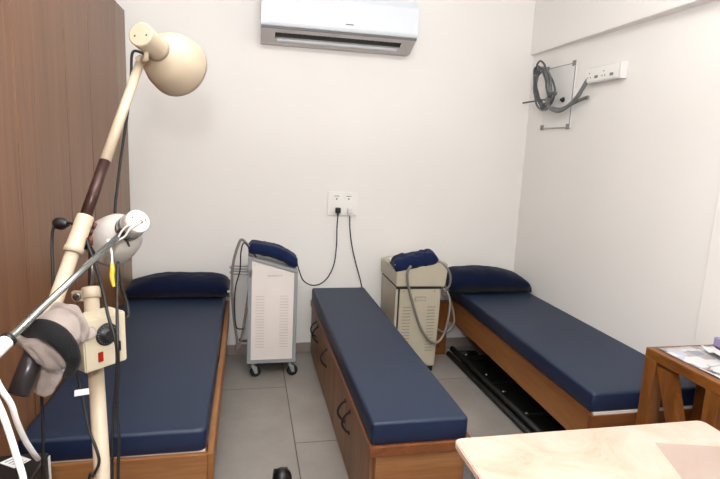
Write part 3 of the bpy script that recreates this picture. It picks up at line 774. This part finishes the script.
# dome head
A1 = V((-0.4183, -2.1263, 1.7459)); B1 = V((-0.3504, -1.9422, 1.6958)); dh = (B1-A1).normalized()
obj('lamp_shade', lathe(newbm(), A1, dh, [(.033, .090), (.038, .099), (.050, .109), (.065, .124), (.077, .146), (.085, .172), (.0885, .20), (.0895, .212), (.087, .213), (.083, .19), (.077, .16), (.066, .135), (.05, .118), (.03, .104)], seg=48, cap0=False, cap1=True), M['cream'], l1, label='cream dome shade with chipped rim')
hs = obj('lamp_socket', lathe(newbm(), A1, dh, [(.0285, 0), (.0320, .002), (.0325, .006), (.0325, .080), (.034, .092)], seg=36), M['cream'], l1)
bm = newbm(); d_, a_, b2_ = frame_of(dh)
R_ = V((0.9778, -0.2046, 0.0443))
right = V(R_).normalized()
side = (right - dh*right.dot(dh)).normalized()
for s in (-.014, .018): lathe(bm, A1 + side*s - dh*.0005 + V((0, 0, -.004)), -dh, [(.0028, 0), (.0028, .001)], seg=10)
obj('screw_hole', bm, M['rust'], hs, label='two small screw holes')
bm = newbm()
tube(bm, [A1 + dh*.03 + V((0, 0, -.028)), A1 + dh*.028 + V((0, 0, -.05)), top + V((0, 0, .0))], .007, smooth=False)
sphere(bm, top, .0135); lathe(bm, top + V((-.004, -.016, 0)), (0, 1, 0), [(.008, 0), (.008, .035)], seg=14)
obj('swivel_joint', bm, M['cream'], l1)
bm = newbm()
sphere(bm, top + V((.016, -.012, .002)), .0065); obj('wing_nut', bm, M['bolt'], l1)
# pole
pA = V((-0.5254, -2.2334, 1.2194)); pB = V((-0.5169, -2.2919, 1.1059)); pC = V((-0.4939, -2.3648, 0.9291))
pdir = (pC-pB).normalized(); tfl = (.03-pC.z)/pdir.z
pF = pC + pdir*tfl
obj('inner_shaft', tb([pA, pB + pdir*.03], .0085, smooth=False, seg=18), M['shaft'], l1, label='dark steel telescopic shaft')
obj('pole', tb([pB + pdir*.005, pF], .0175, smooth=False, seg=28), M['cream'], l1)
bm = newbm()
lathe(bm, pB - pdir*.012, pdir, [(.019, 0), (.0215, .002), (.0215, .026), (.019, .028)], seg=28)
k0 = V((-0.5410, -2.3034, 1.0994))
prism(bm, [(-.016, -.013), (.03, -.013), (.03, .013), (-.016, .013)], lambda p, t: k0 + V((p[0], .0-.004+.010*t, p[1]-.0)), bev=.003)
obj('clamp_collar', bm, M['cream'], l1)
obj('clamp_screw', lathe(newbm(), k0+V((-.003, -.0042, 0)), (0, -1, 0), [(.0095, 0), (.0095, .003), (.006, .0045)], seg=16), M['bolt'], l1)
# rusty joint between arm and shaft
bm = newbm()
jc = V((-0.5275, -2.2403, 1.2359))
sphere(bm, jc+V((0, 0, .012)), .013, (1, .8, .8)); sphere(bm, jc+V((.004, -.005, -.010)), .013, (.9, .8, 1.1)); sphere(bm, jc+V((.010, 0, .026)), .009); sphere(bm, jc+V((-.012, .004, .002)), .013)
obj('pivot_knob', bm, M['rust'], l1, label='rusty brown pivot knob')
obj('pivot_bracket', tb([jc+V((-.022, .006, -.014)), jc+V((-.02, .01, -.034))], .012, smooth=False), M['black'], l1)
# base outside the frame
bm = newbm()
for k in range(5):
    a = 2*PI*k/5+.4
    tube(bm, [(pF.x, pF.y, .055), (pF.x+.22*math.cos(a), pF.y+.22*math.sin(a), .028)], .014, smooth=False)
    sphere(bm, (pF.x+.225*math.cos(a), pF.y+.225*math.sin(a), .022), .022)
obj('star_base', bm, M['gunmetal'], l1)
# control box
fc = V((-0.4544, -2.4235, 1.0265))
fd = V((.72, -.70, .02)).normalized()          # facing direction
fr = V((0, 0, 1)).cross(-fd).normalized() * -1
if fr.x < 0: fr = -fr
fu = fd.cross(fr).normalized()
if fu.z < 0: fu = -fu
def bf(a, b_, c_): return fc + fr*a + fu*b_ - fd*c_
HW, HH, DP = .051, .060, .062
cbx = obj('control_box', prism(newbm(), [(-HW, -HH), (HW, -HH), (HW, HH), (-HW, HH)], lambda p, t: bf(p[0], p[1], DP*t), bev=.003), M['creambox'], l1, label='cream control box with dial')
bm = newbm(); dc = bf(.002, .017, -.0005)
lathe(bm, dc, fd, [(.026, 0), (.026, .002), (.024, .003), (.013, .0035), (.012, .011), (.010, .012)], seg=32)
obj('timer_dial', bm, M['black'], cbx, label='black round dial with tick marks')
bm = newbm()
for k in range(22):
    a = 2*PI*k/22; p = dc + (fr*math.cos(a) + fu*math.sin(a))*.0215 + fd*.0035
    sphere(bm, p, .0011, seg=6)
obj('dial_marks', bm, M['ink'], cbx)
bm = newbm(); prism(bm, [(-.021, -.043), (-.009, -.043), (-.009, -.020), (-.021, -.020)], lambda p, t: bf(p[0], p[1], -.0035*t), bev=.0012)
obj('rocker_switch', bm, M['red'], cbx, label='red rocker switch')
bm = newbm(); prism(bm, [(.024, -.030), (.033, -.030), (.033, -.006), (.024, -.006)], lambda p, t: bf(p[0], p[1], -.006*t), bev=.001)
obj('fuse_holder', bm, M['black'], cbx)
# cables of this lamp
obj('head_cable', tb([A1+dh*.05+V((-.012, .01, -.03)), (-0.4462, -2.0752, 1.7072), (-0.4509, -2.0850, 1.6465), (-0.4581, -2.0999, 1.5541), (-0.4730, -2.1156, 1.4481), (-0.4852, -2.1319, 1.3423), (-0.4900, -2.1426, 1.2763), (-0.4839, -2.1627, 1.1713), (-0.4591, -2.2415, 1.1094), (-0.4349, -2.2940, 1.0771), (-0.4280, -2.3204, 1.0545), (-0.4307, -2.3509, 1.0546)], .0036), M['rubber'], l1, label='black cable from the lamp head')
obj('cable', tb([(-0.5808, -2.2686, 1.2746), (-0.5501, -2.2911, 1.2735), (-0.5221, -2.3154, 1.2586), (-0.5043, -2.3316, 1.2187), (-0.4851, -2.3538, 1.1758), (-0.4619, -2.4023, 1.1362), (-0.4416, -2.4500, 1.0972), (-0.4260, -2.4707, 1.0583), (-0.4193, -2.4786, 1.0223), (-0.4221, -2.4859, 0.9492), (-0.4279, -2.4981, 0.8737), (-0.4295, -2.5112, 0.7984), (-0.4312, -2.5189, 0.6949), (-0.4361, -2.5459, 0.3634)], .0035), M['rubber'], l1, label='black cable hanging in front of the box')
obj('cable', tb([(-0.4387, -2.3553, 1.1951), (-0.4308, -2.4120, 1.1198), (-0.4173, -2.4793, 1.0499), (-0.4158, -2.4862, 0.9839), (-0.4197, -2.4921, 0.9171), (-0.4148, -2.5085, 0.8313), (-0.4174, -2.5187, 0.7421), (-0.4229, -2.5487, 0.3640)], .0034), M['rubber'], l1, label='second black cable beside it')
bm = newbm()
dd = (V((-0.5501, -2.2911, 1.2735))-V((-0.5985, -2.2548, 1.2723))).normalized()
lathe(bm, (-0.5967, -2.2607, 1.2707), dd, [(.006, 0), (.0135, .004), (.015, .012), (.015, .024), (.009, .03), (.006, .042)], seg=18)
obj('plug', bm, M['black'], l1, label='black round plug on the arm')
obj('cable', tb([(-0.5902, -2.2671, 1.2718), (-0.6019, -2.2676, 1.2547), (-0.6040, -2.2735, 1.2190), (-0.5989, -2.2930, 1.1741), (-0.5937, -2.3145, 1.1182), (-0.5965, -2.3362, 1.0513), (-0.6098, -2.3459, 0.9812), (-0.6136, -2.3637, 0.8768), (-0.6105, -2.3830, 0.7727), (-0.6098, -2.3993, 0.6824), (-0.6047, -2.4669, 0.3096)], .0036), M['rubber'], l1, label='thin black cable down the wardrobe side')
tc_ = tb([(-0.5319, -2.4262, 1.0336), (-0.5196, -2.4462, 0.9945), (-0.5064, -2.4559, 0.9561), (-0.4953, -2.4668, 0.9089), (-0.4804, -2.4862, 0.8472), (-0.4638, -2.5014, 0.8119), (-0.4571, -2.5081, 0.7821), (-0.4704, -2.5011, 0.7474), (-0.4859, -2.4944, 0.7077), (-0.5068, -2.5311, 0.3602)], .0033)
tg = obj('tagged_cable', tc_, M['rubber'], l1, label='black cable with a white tag')
P_ = V((-0.4946, -2.4734, 0.9309))
bm = newbm(); prism(bm, [(-.014, -.007), (.016, -.003), (.015, .010), (-.013, .007)], lambda p, t: P_ + V((p[0], -.002*t-.004, p[1])))
obj('cable_tag', bm, M['label'], tg, label='white tag')

# grey cloth wrapped round the counterweight, held by a black strap
def wrap(path, rads, seg=36, flat=.75, seedv=0., wob=.006, mi=0, e2=None, rot=0.0):
    bm = newbm(); Q = catmull(path, 6); n = len(Q); rings = []
    for i, q in enumerate(Q):
        t = i/(n-1); tg_ = (Q[min(i+1, n-1)]-Q[max(i-1, 0)]).normalized()
        k = t*(len(rads)-1); a = int(min(k, len(rads)-2)); rr = rads[a]+(rads[a+1]-rads[a])*(k-a)
        d1 = (R_ - tg_*R_.dot(tg_)).normalized(); d2 = tg_.cross(d1)
        ring = []
        for s in range(seg):
            an = 2*PI*s/seg
            w_ = 1 + wob/rr*noise.noise(V((math.cos(an)*1.6+seedv, math.sin(an)*1.6, t*3)))*2
            ring.append(bm.verts.new(q + (d1*math.cos(an) + d2*math.sin(an)*flat)*rr*w_))
        rings.append(ring)
    for a, b2 in zip(rings, rings[1:]):
        for s in range(seg):
            f = bm.faces.new([a[s], a[(s+1) % seg], b2[(s+1) % seg], b2[s]]); f.smooth = True
    f = bm.faces.new(list(reversed(rings[0]))); f = bm.faces.new(rings[-1])
    return bm
cl = root('wrapped_cloth', 'grey cloth wrap held by a black strap around the lamp counterweight', 'cloth wrap', (-0.5698, -2.4803, 1.0332))
obj('cloth', wrap([(-0.5906, -2.4715, 1.0572), (-0.5697, -2.4647, 1.0629), (-0.5405, -2.4723, 1.0558), (-0.5162, -2.4915, 1.0357)], [.030, .048, .056, .054, .030], flat=.75, seedv=2), M['greycloth'], cl)
obj('cloth_lobe', wrap([(-0.6024, -2.5139, 1.0671), (-0.5706, -2.5401, 1.0759), (-0.5376, -2.5591, 1.0675), (-0.5162, -2.5622, 1.0471), (-0.5036, -2.5539, 1.0219)], [.010, .017, .022, .024, .020, .008], flat=.8, seedv=3), M['greycloth'], cl, label='rolled front edge of the cloth')
obj('cloth_flap', wrap([(-0.5850, -2.4147, 1.0913), (-0.5531, -2.4278, 1.0857), (-0.5213, -2.4425, 1.0716), (-0.4998, -2.4500, 1.0554), (-0.4911, -2.4549, 1.0385)], [.018, .034, .040, .038, .030, .014], flat=.6, seedv=5, wob=.01), M['greycloth'], cl, label='upper loose end of the cloth')
obj('cloth_tail', wrap([(-0.5418, -2.5114, 1.0096), (-0.5496, -2.5149, 0.9807), (-0.5636, -2.5170, 0.9515)], [.028, .024, .012], flat=.5, seedv=7), M['greycloth'], cl, label='lower hanging tail of the cloth')
def band(path, wv, th):
    bm = newbm(); Q = catmull(path, 8); n = len(Q); rows = []
    Cc = V((-0.1461, -3.6552, 1.4850))
    for i, q in enumerate(Q):
        tg_ = (Q[min(i+1, n-1)]-Q[max(i-1, 0)]).normalized(); vw = (q-Cc).normalized()
        sd = tg_.cross(vw).normalized(); w2 = wv(i/(n-1)) if callable(wv) else wv
        # cross-section: a shallow convex strip
        ring = []
        for k in range(7):
            u = -1+2*k/6
            ring.append(bm.verts.new(q + sd*w2*u - vw*th*(1-u*u)))
        ring += [bm.verts.new(q + sd*w2*(1-2*k/6) + vw*.006) for k in range(7)]
        rows.append(ring)
    m__ = len(rows[0])
    for a, b2 in zip(rows, rows[1:]):
        for k in range(m__):
            f = bm.faces.new([a[k], a[(k+1) % m__], b2[(k+1) % m__], b2[k]]); f.smooth = True
    bm.faces.new(list(reversed(rows[0]))); bm.faces.new(rows[-1])
    return bm
obj('strap', band([(-0.5981, -2.5273, 1.0846), (-0.5607, -2.5627, 1.1066), (-0.5267, -2.5841, 1.1152), (-0.4968, -2.5976, 1.1052), (-0.4794, -2.5955, 1.0797), (-0.4730, -2.5920, 1.0495), (-0.4921, -2.5646, 1.0049)], lambda t: .011+.009*math.sin(PI*min(1, t*1.1)), .006), M['blackpad'], cl, label='wide black strap')

# ------------------------------------------------------------------ second lamp on a chrome arm
l2 = root('infrared_lamp', 'white infrared lamp on a thin chrome arm with yellow-sleeved wire', 'lamp', (-.70, -2.75, 0))
A2 = V((-0.4006, -2.3059, 1.2851)); B2 = V((-0.5365, -2.1298, 1.1754)); d2 = (B2-A2).normalized()
hs2 = obj('lamp_socket', lathe(newbm(), A2, d2, [(.027, 0), (.029, .002), (.0295, .005), (.0295, .066)], seg=36), M['headwhite'], l2)
obj('socket_collar', lathe(newbm(), A2, d2, [(.0298, .034), (.0312, .036), (.0312, .054), (.030, .056)], seg=36), M['chrome'], l2, label='silver collar')
obj('lamp_shade', lathe(newbm(), A2, d2, [(.031, .064), (.037, .071), (.047, .084), (.056, .103), (.061, .13), (.064, .16), (.065, .172), (.062, .172), (.058, .13), (.052, .105), (.045, .09), (.03, .078)], seg=48, cap0=False), M['headwhite'], l2, label='greyish white dome shade')
side2 = (R_ - d2*R_.dot(d2)).normalized(); up2 = side2.cross(d2).normalized()
if up2.z < 0: up2 = -up2
bm = newbm()
lathe(bm, A2 + side2*.006 - d2*.0005, -d2, [(.0042, 0), (.0042, .001)], seg=12)
for a, b_ in ((.016, .008), (-.010, -.010), (-.016, .004)): lathe(bm, A2 + side2*a + up2*b_ - d2*.0005, -d2, [(.0018, 0), (.0018, .001)], seg=8)
obj('wire_hole', bm, M['black'], hs2)
r0 = V((-0.4343, -2.2820, 1.2614)); r1 = V((-0.5545, -2.6650, 1.1228)); r2 = r1 + (r1-r0).normalized()*.42
obj('chrome_arm', tb([r0, r1], .0070, smooth=False, seg=18), M['chrome'], l2)
gl = (r1-r0).normalized()
obj('white_grip', lathe(newbm(), r1, gl, [(.0075, -.006), (.0118, -.004), (.0124, 0), (.0124, .42), (.010, .425)], seg=24), M['whiteplastic'], l2, label='white arm sleeve at the left edge')
obj('grip_ring', lathe(newbm(), r1, gl, [(.012, -.007), (.0138, -.006), (.0138, .0), (.012, .002)], seg=24), M['black'], l2)
obj('swivel_joint', lathe(newbm(), r0 + (r0-r1).normalized()*.012, (r1-r0), [(.009, -.004), (.0115, 0), (.0115, .035), (.009, .038)], seg=20), M['shaft'], l2)
obj('shade_bracket', tb([(-0.4640, -2.2773, 1.2230), (-0.4485, -2.2829, 1.2391), (-0.4352, -2.2815, 1.2339), (-0.4322, -2.2647, 1.2157)], .003, n=5), M['shaft'], l2)
obj('white_wire', tb([A2 + side2*.006, (-0.4128, -2.3316, 1.2720), (-0.4276, -2.3267, 1.2518), (-0.4427, -2.3202, 1.2409), (-0.4543, -2.3090, 1.2314)], .0024), M['whiteplastic'], l2)
obj('white_wire', tb([A2 + side2*.006 - d2*.001, (-0.4164, -2.3346, 1.2796), (-0.4335, -2.3285, 1.2641), (-0.4484, -2.3241, 1.2415), (-0.4632, -2.3361, 1.2436), (-0.4572, -2.3448, 1.2310), (-0.4525, -2.3495, 1.2105), (-0.4523, -2.3540, 1.1853)], .0024), M['whiteplastic'], l2)
obj('yellow_sleeve', tb([(-0.4524, -2.3528, 1.1921), (-0.4511, -2.3559, 1.1761), (-0.4521, -2.3586, 1.1600), (-0.4474, -2.3637, 1.1372)], lambda t: .0024+.0034*math.sin(PI*min(1, .15+t*.75)), n=6), M['yellow'], l2, label='yellow sleeve on the wire end')
ph = r2
obj('stand_pole', tb([(ph.x, ph.y, ph.z+.05), (ph.x, ph.y, .04)], .0135, smooth=False, seg=20), M['chrome'], l2)
bm = newbm(); sphere(bm, ph, .026)
obj('arm_clamp', bm, M['black'], l2)
bm = newbm()
for k in range(4):
    a = 2*PI*k/4+.3
    tube(bm, [(ph.x, ph.y, .05), (ph.x+.16*math.cos(a), ph.y+.16*math.sin(a), .022)], .012, smooth=False); sphere(bm, (ph.x+.165*math.cos(a), ph.y+.165*math.sin(a), .016), .016)
obj('foot_base', bm, M['black'], l2)
l2.location = (ph.x, ph.y, 0)
for ch in l2.children: ch.location = V((-.70, -2.75, 0)) - V((ph.x, ph.y, 0))

# ------------------------------------------------------------------ black case and white tubing, bottom left
bc = root('black_case', 'tall black equipment case with white label at bottom left corner', 'case', (-.79, -2.25, 0))
obj('case_body', bx(-.8795, -.672, -2.47, -2.175, 0.0, .62, bev=.006), M['black'], bc)
obj('edge_trim', bx(-.6715, -.6690, -2.192, -2.180, .10, .612), M['whiteplastic'], bc, label='thin white edge strip')
ll = V((-0.7449, -2.2146, 0.6205))
bm = newbm(); prism(bm, [(-.035, .0), (-.005, .035), (.040, .005), (.012, -.03)], lambda p, t: V((ll.x+p[0], ll.y+p[1], .6202+.0008*t)))
lb = obj('label_sticker', bm, M['label'], bc, label='white printed sticker')
bm = newbm()
for k in range(4):
    prism(bm, [(-.022+k*.011, .0-k*.006), (-.004+k*.011, .020-k*.006), (-.0015+k*.011, .018-k*.006), (-.0195+k*.011, -.002-k*.006)], lambda p, t: V((ll.x+p[0], ll.y+p[1], .6211+.0004*t)))
obj('printed_lines', bm, M['ink'], lb)
wt = root('white_tubing', 'two white flexible tubes hanging down in the bottom left corner', 'tubing', (-0.5568, -2.6762, 0.9410))
obj('tube', tb([(-0.6352, -2.6448, 1.1381), (-0.5903, -2.6634, 1.0884), (-0.5659, -2.6768, 1.0430), (-0.5512, -2.6756, 1.0095), (-0.5490, -2.6627, 0.9679), (-0.5508, -2.6305, 0.9136), (-0.5534, -2.5878, 0.8586), (-0.5836, -2.4898, 0.7887)], .0052, n=8), M['whiteplastic'], wt)
obj('tube', tb([(-0.6275, -2.6801, 1.1239), (-0.5773, -2.7011, 1.0678), (-0.5521, -2.7147, 1.0223), (-0.5369, -2.7250, 0.9829), (-0.5233, -2.7356, 0.9402), (-0.5114, -2.7455, 0.8990), (-0.5086, -2.7450, 0.7893), (-0.5086, -2.7492, 0.5911)], .0055, n=8), M['whiteplastic'], wt)

# ------------------------------------------------------------------ black castor tip at the bottom of the floor
sc_ = root('castor', 'small black twin-wheel castor on the floor at the bottom edge', 'castor', (.025, -1.50, 0))
bm = newbm(); lathe(bm, (-.022, -1.53, .040), (1, .2, 0), [(.012, 0), (.026, .002), (.040, .008), (.040, .018), (.026, .022), (.012, .024)], seg=28); obj('wheel', bm, M['rubber'], sc_)
bm = newbm(); lathe(bm, (.022, -1.523, .040), (1, .2, 0), [(.012, 0), (.026, .002), (.040, .008), (.040, .018), (.026, .022), (.012, .024)], seg=28); obj('wheel', bm, M['rubber'], sc_)
bm = newbm(); sphere(bm, (.014, -1.54, .048), .045, (.95, 1, 1)); obj('hood', bm, M['black'], sc_)

# ------------------------------------------------------------------ light
def area(name, loc, rot, sx_, sy_, power, col=(1, 1, 1)):
    l = bpy.data.lights.new(name, 'AREA'); l.shape = 'RECTANGLE'; l.size = sx_; l.size_y = sy_; l.energy = power; l.color = col
    o = bpy.data.objects.new(name, l); COL.objects.link(o); o.location = loc; o.rotation_euler = rot; return o
area('bounce_up', (.1, -3.3, 2.15), (math.radians(180-14), 0, 0), .9, .9, 98, (.985, .99, 1))
area('ceiling_bounce_fill', (.2, -2.6, ZC-.02), (0, 0, 0), 1.6, 1.6, 19, (1, .99, .985))  # added soft fill for flash bounced off the ceiling, not a fixture
area('camera_flash', (-.19, -3.70, 1.74), (math.radians(83), 0, math.radians(-12)), .11, .09, 19, (1, .985, .97))
wd = bpy.data.worlds.new('room'); wd.use_nodes = True; scene.world = wd
wd.node_tree.nodes['Background'].inputs[0].default_value = (.9, .93, 1, 1); wd.node_tree.nodes['Background'].inputs[1].default_value = .3

# ------------------------------------------------------------------ camera
cd = bpy.data.cameras.new('camera'); co = bpy.data.objects.new('camera', cd); COL.objects.link(co)
cd.sensor_width = 36; cd.lens = 26.5583; cd.clip_start = .02
rr_, uu_, ff_ = ((0.977843, -0.204597, 0.044315), (-0.007480, 0.177403, 0.984110), (0.209208, 0.962636, -0.171941))
Mx = Matrix(((rr_[0], uu_[0], -ff_[0], 0), (rr_[1], uu_[1], -ff_[1], 0), (rr_[2], uu_[2], -ff_[2], 0), (0, 0, 0, 1)))
co.matrix_world = Matrix.Translation((-0.1461, -3.6552, 1.4850)) @ Mx
scene.camera = co
scene.view_settings.view_transform = 'Standard'
scene.view_settings.look = 'None'
scene.view_settings.exposure = 0.0
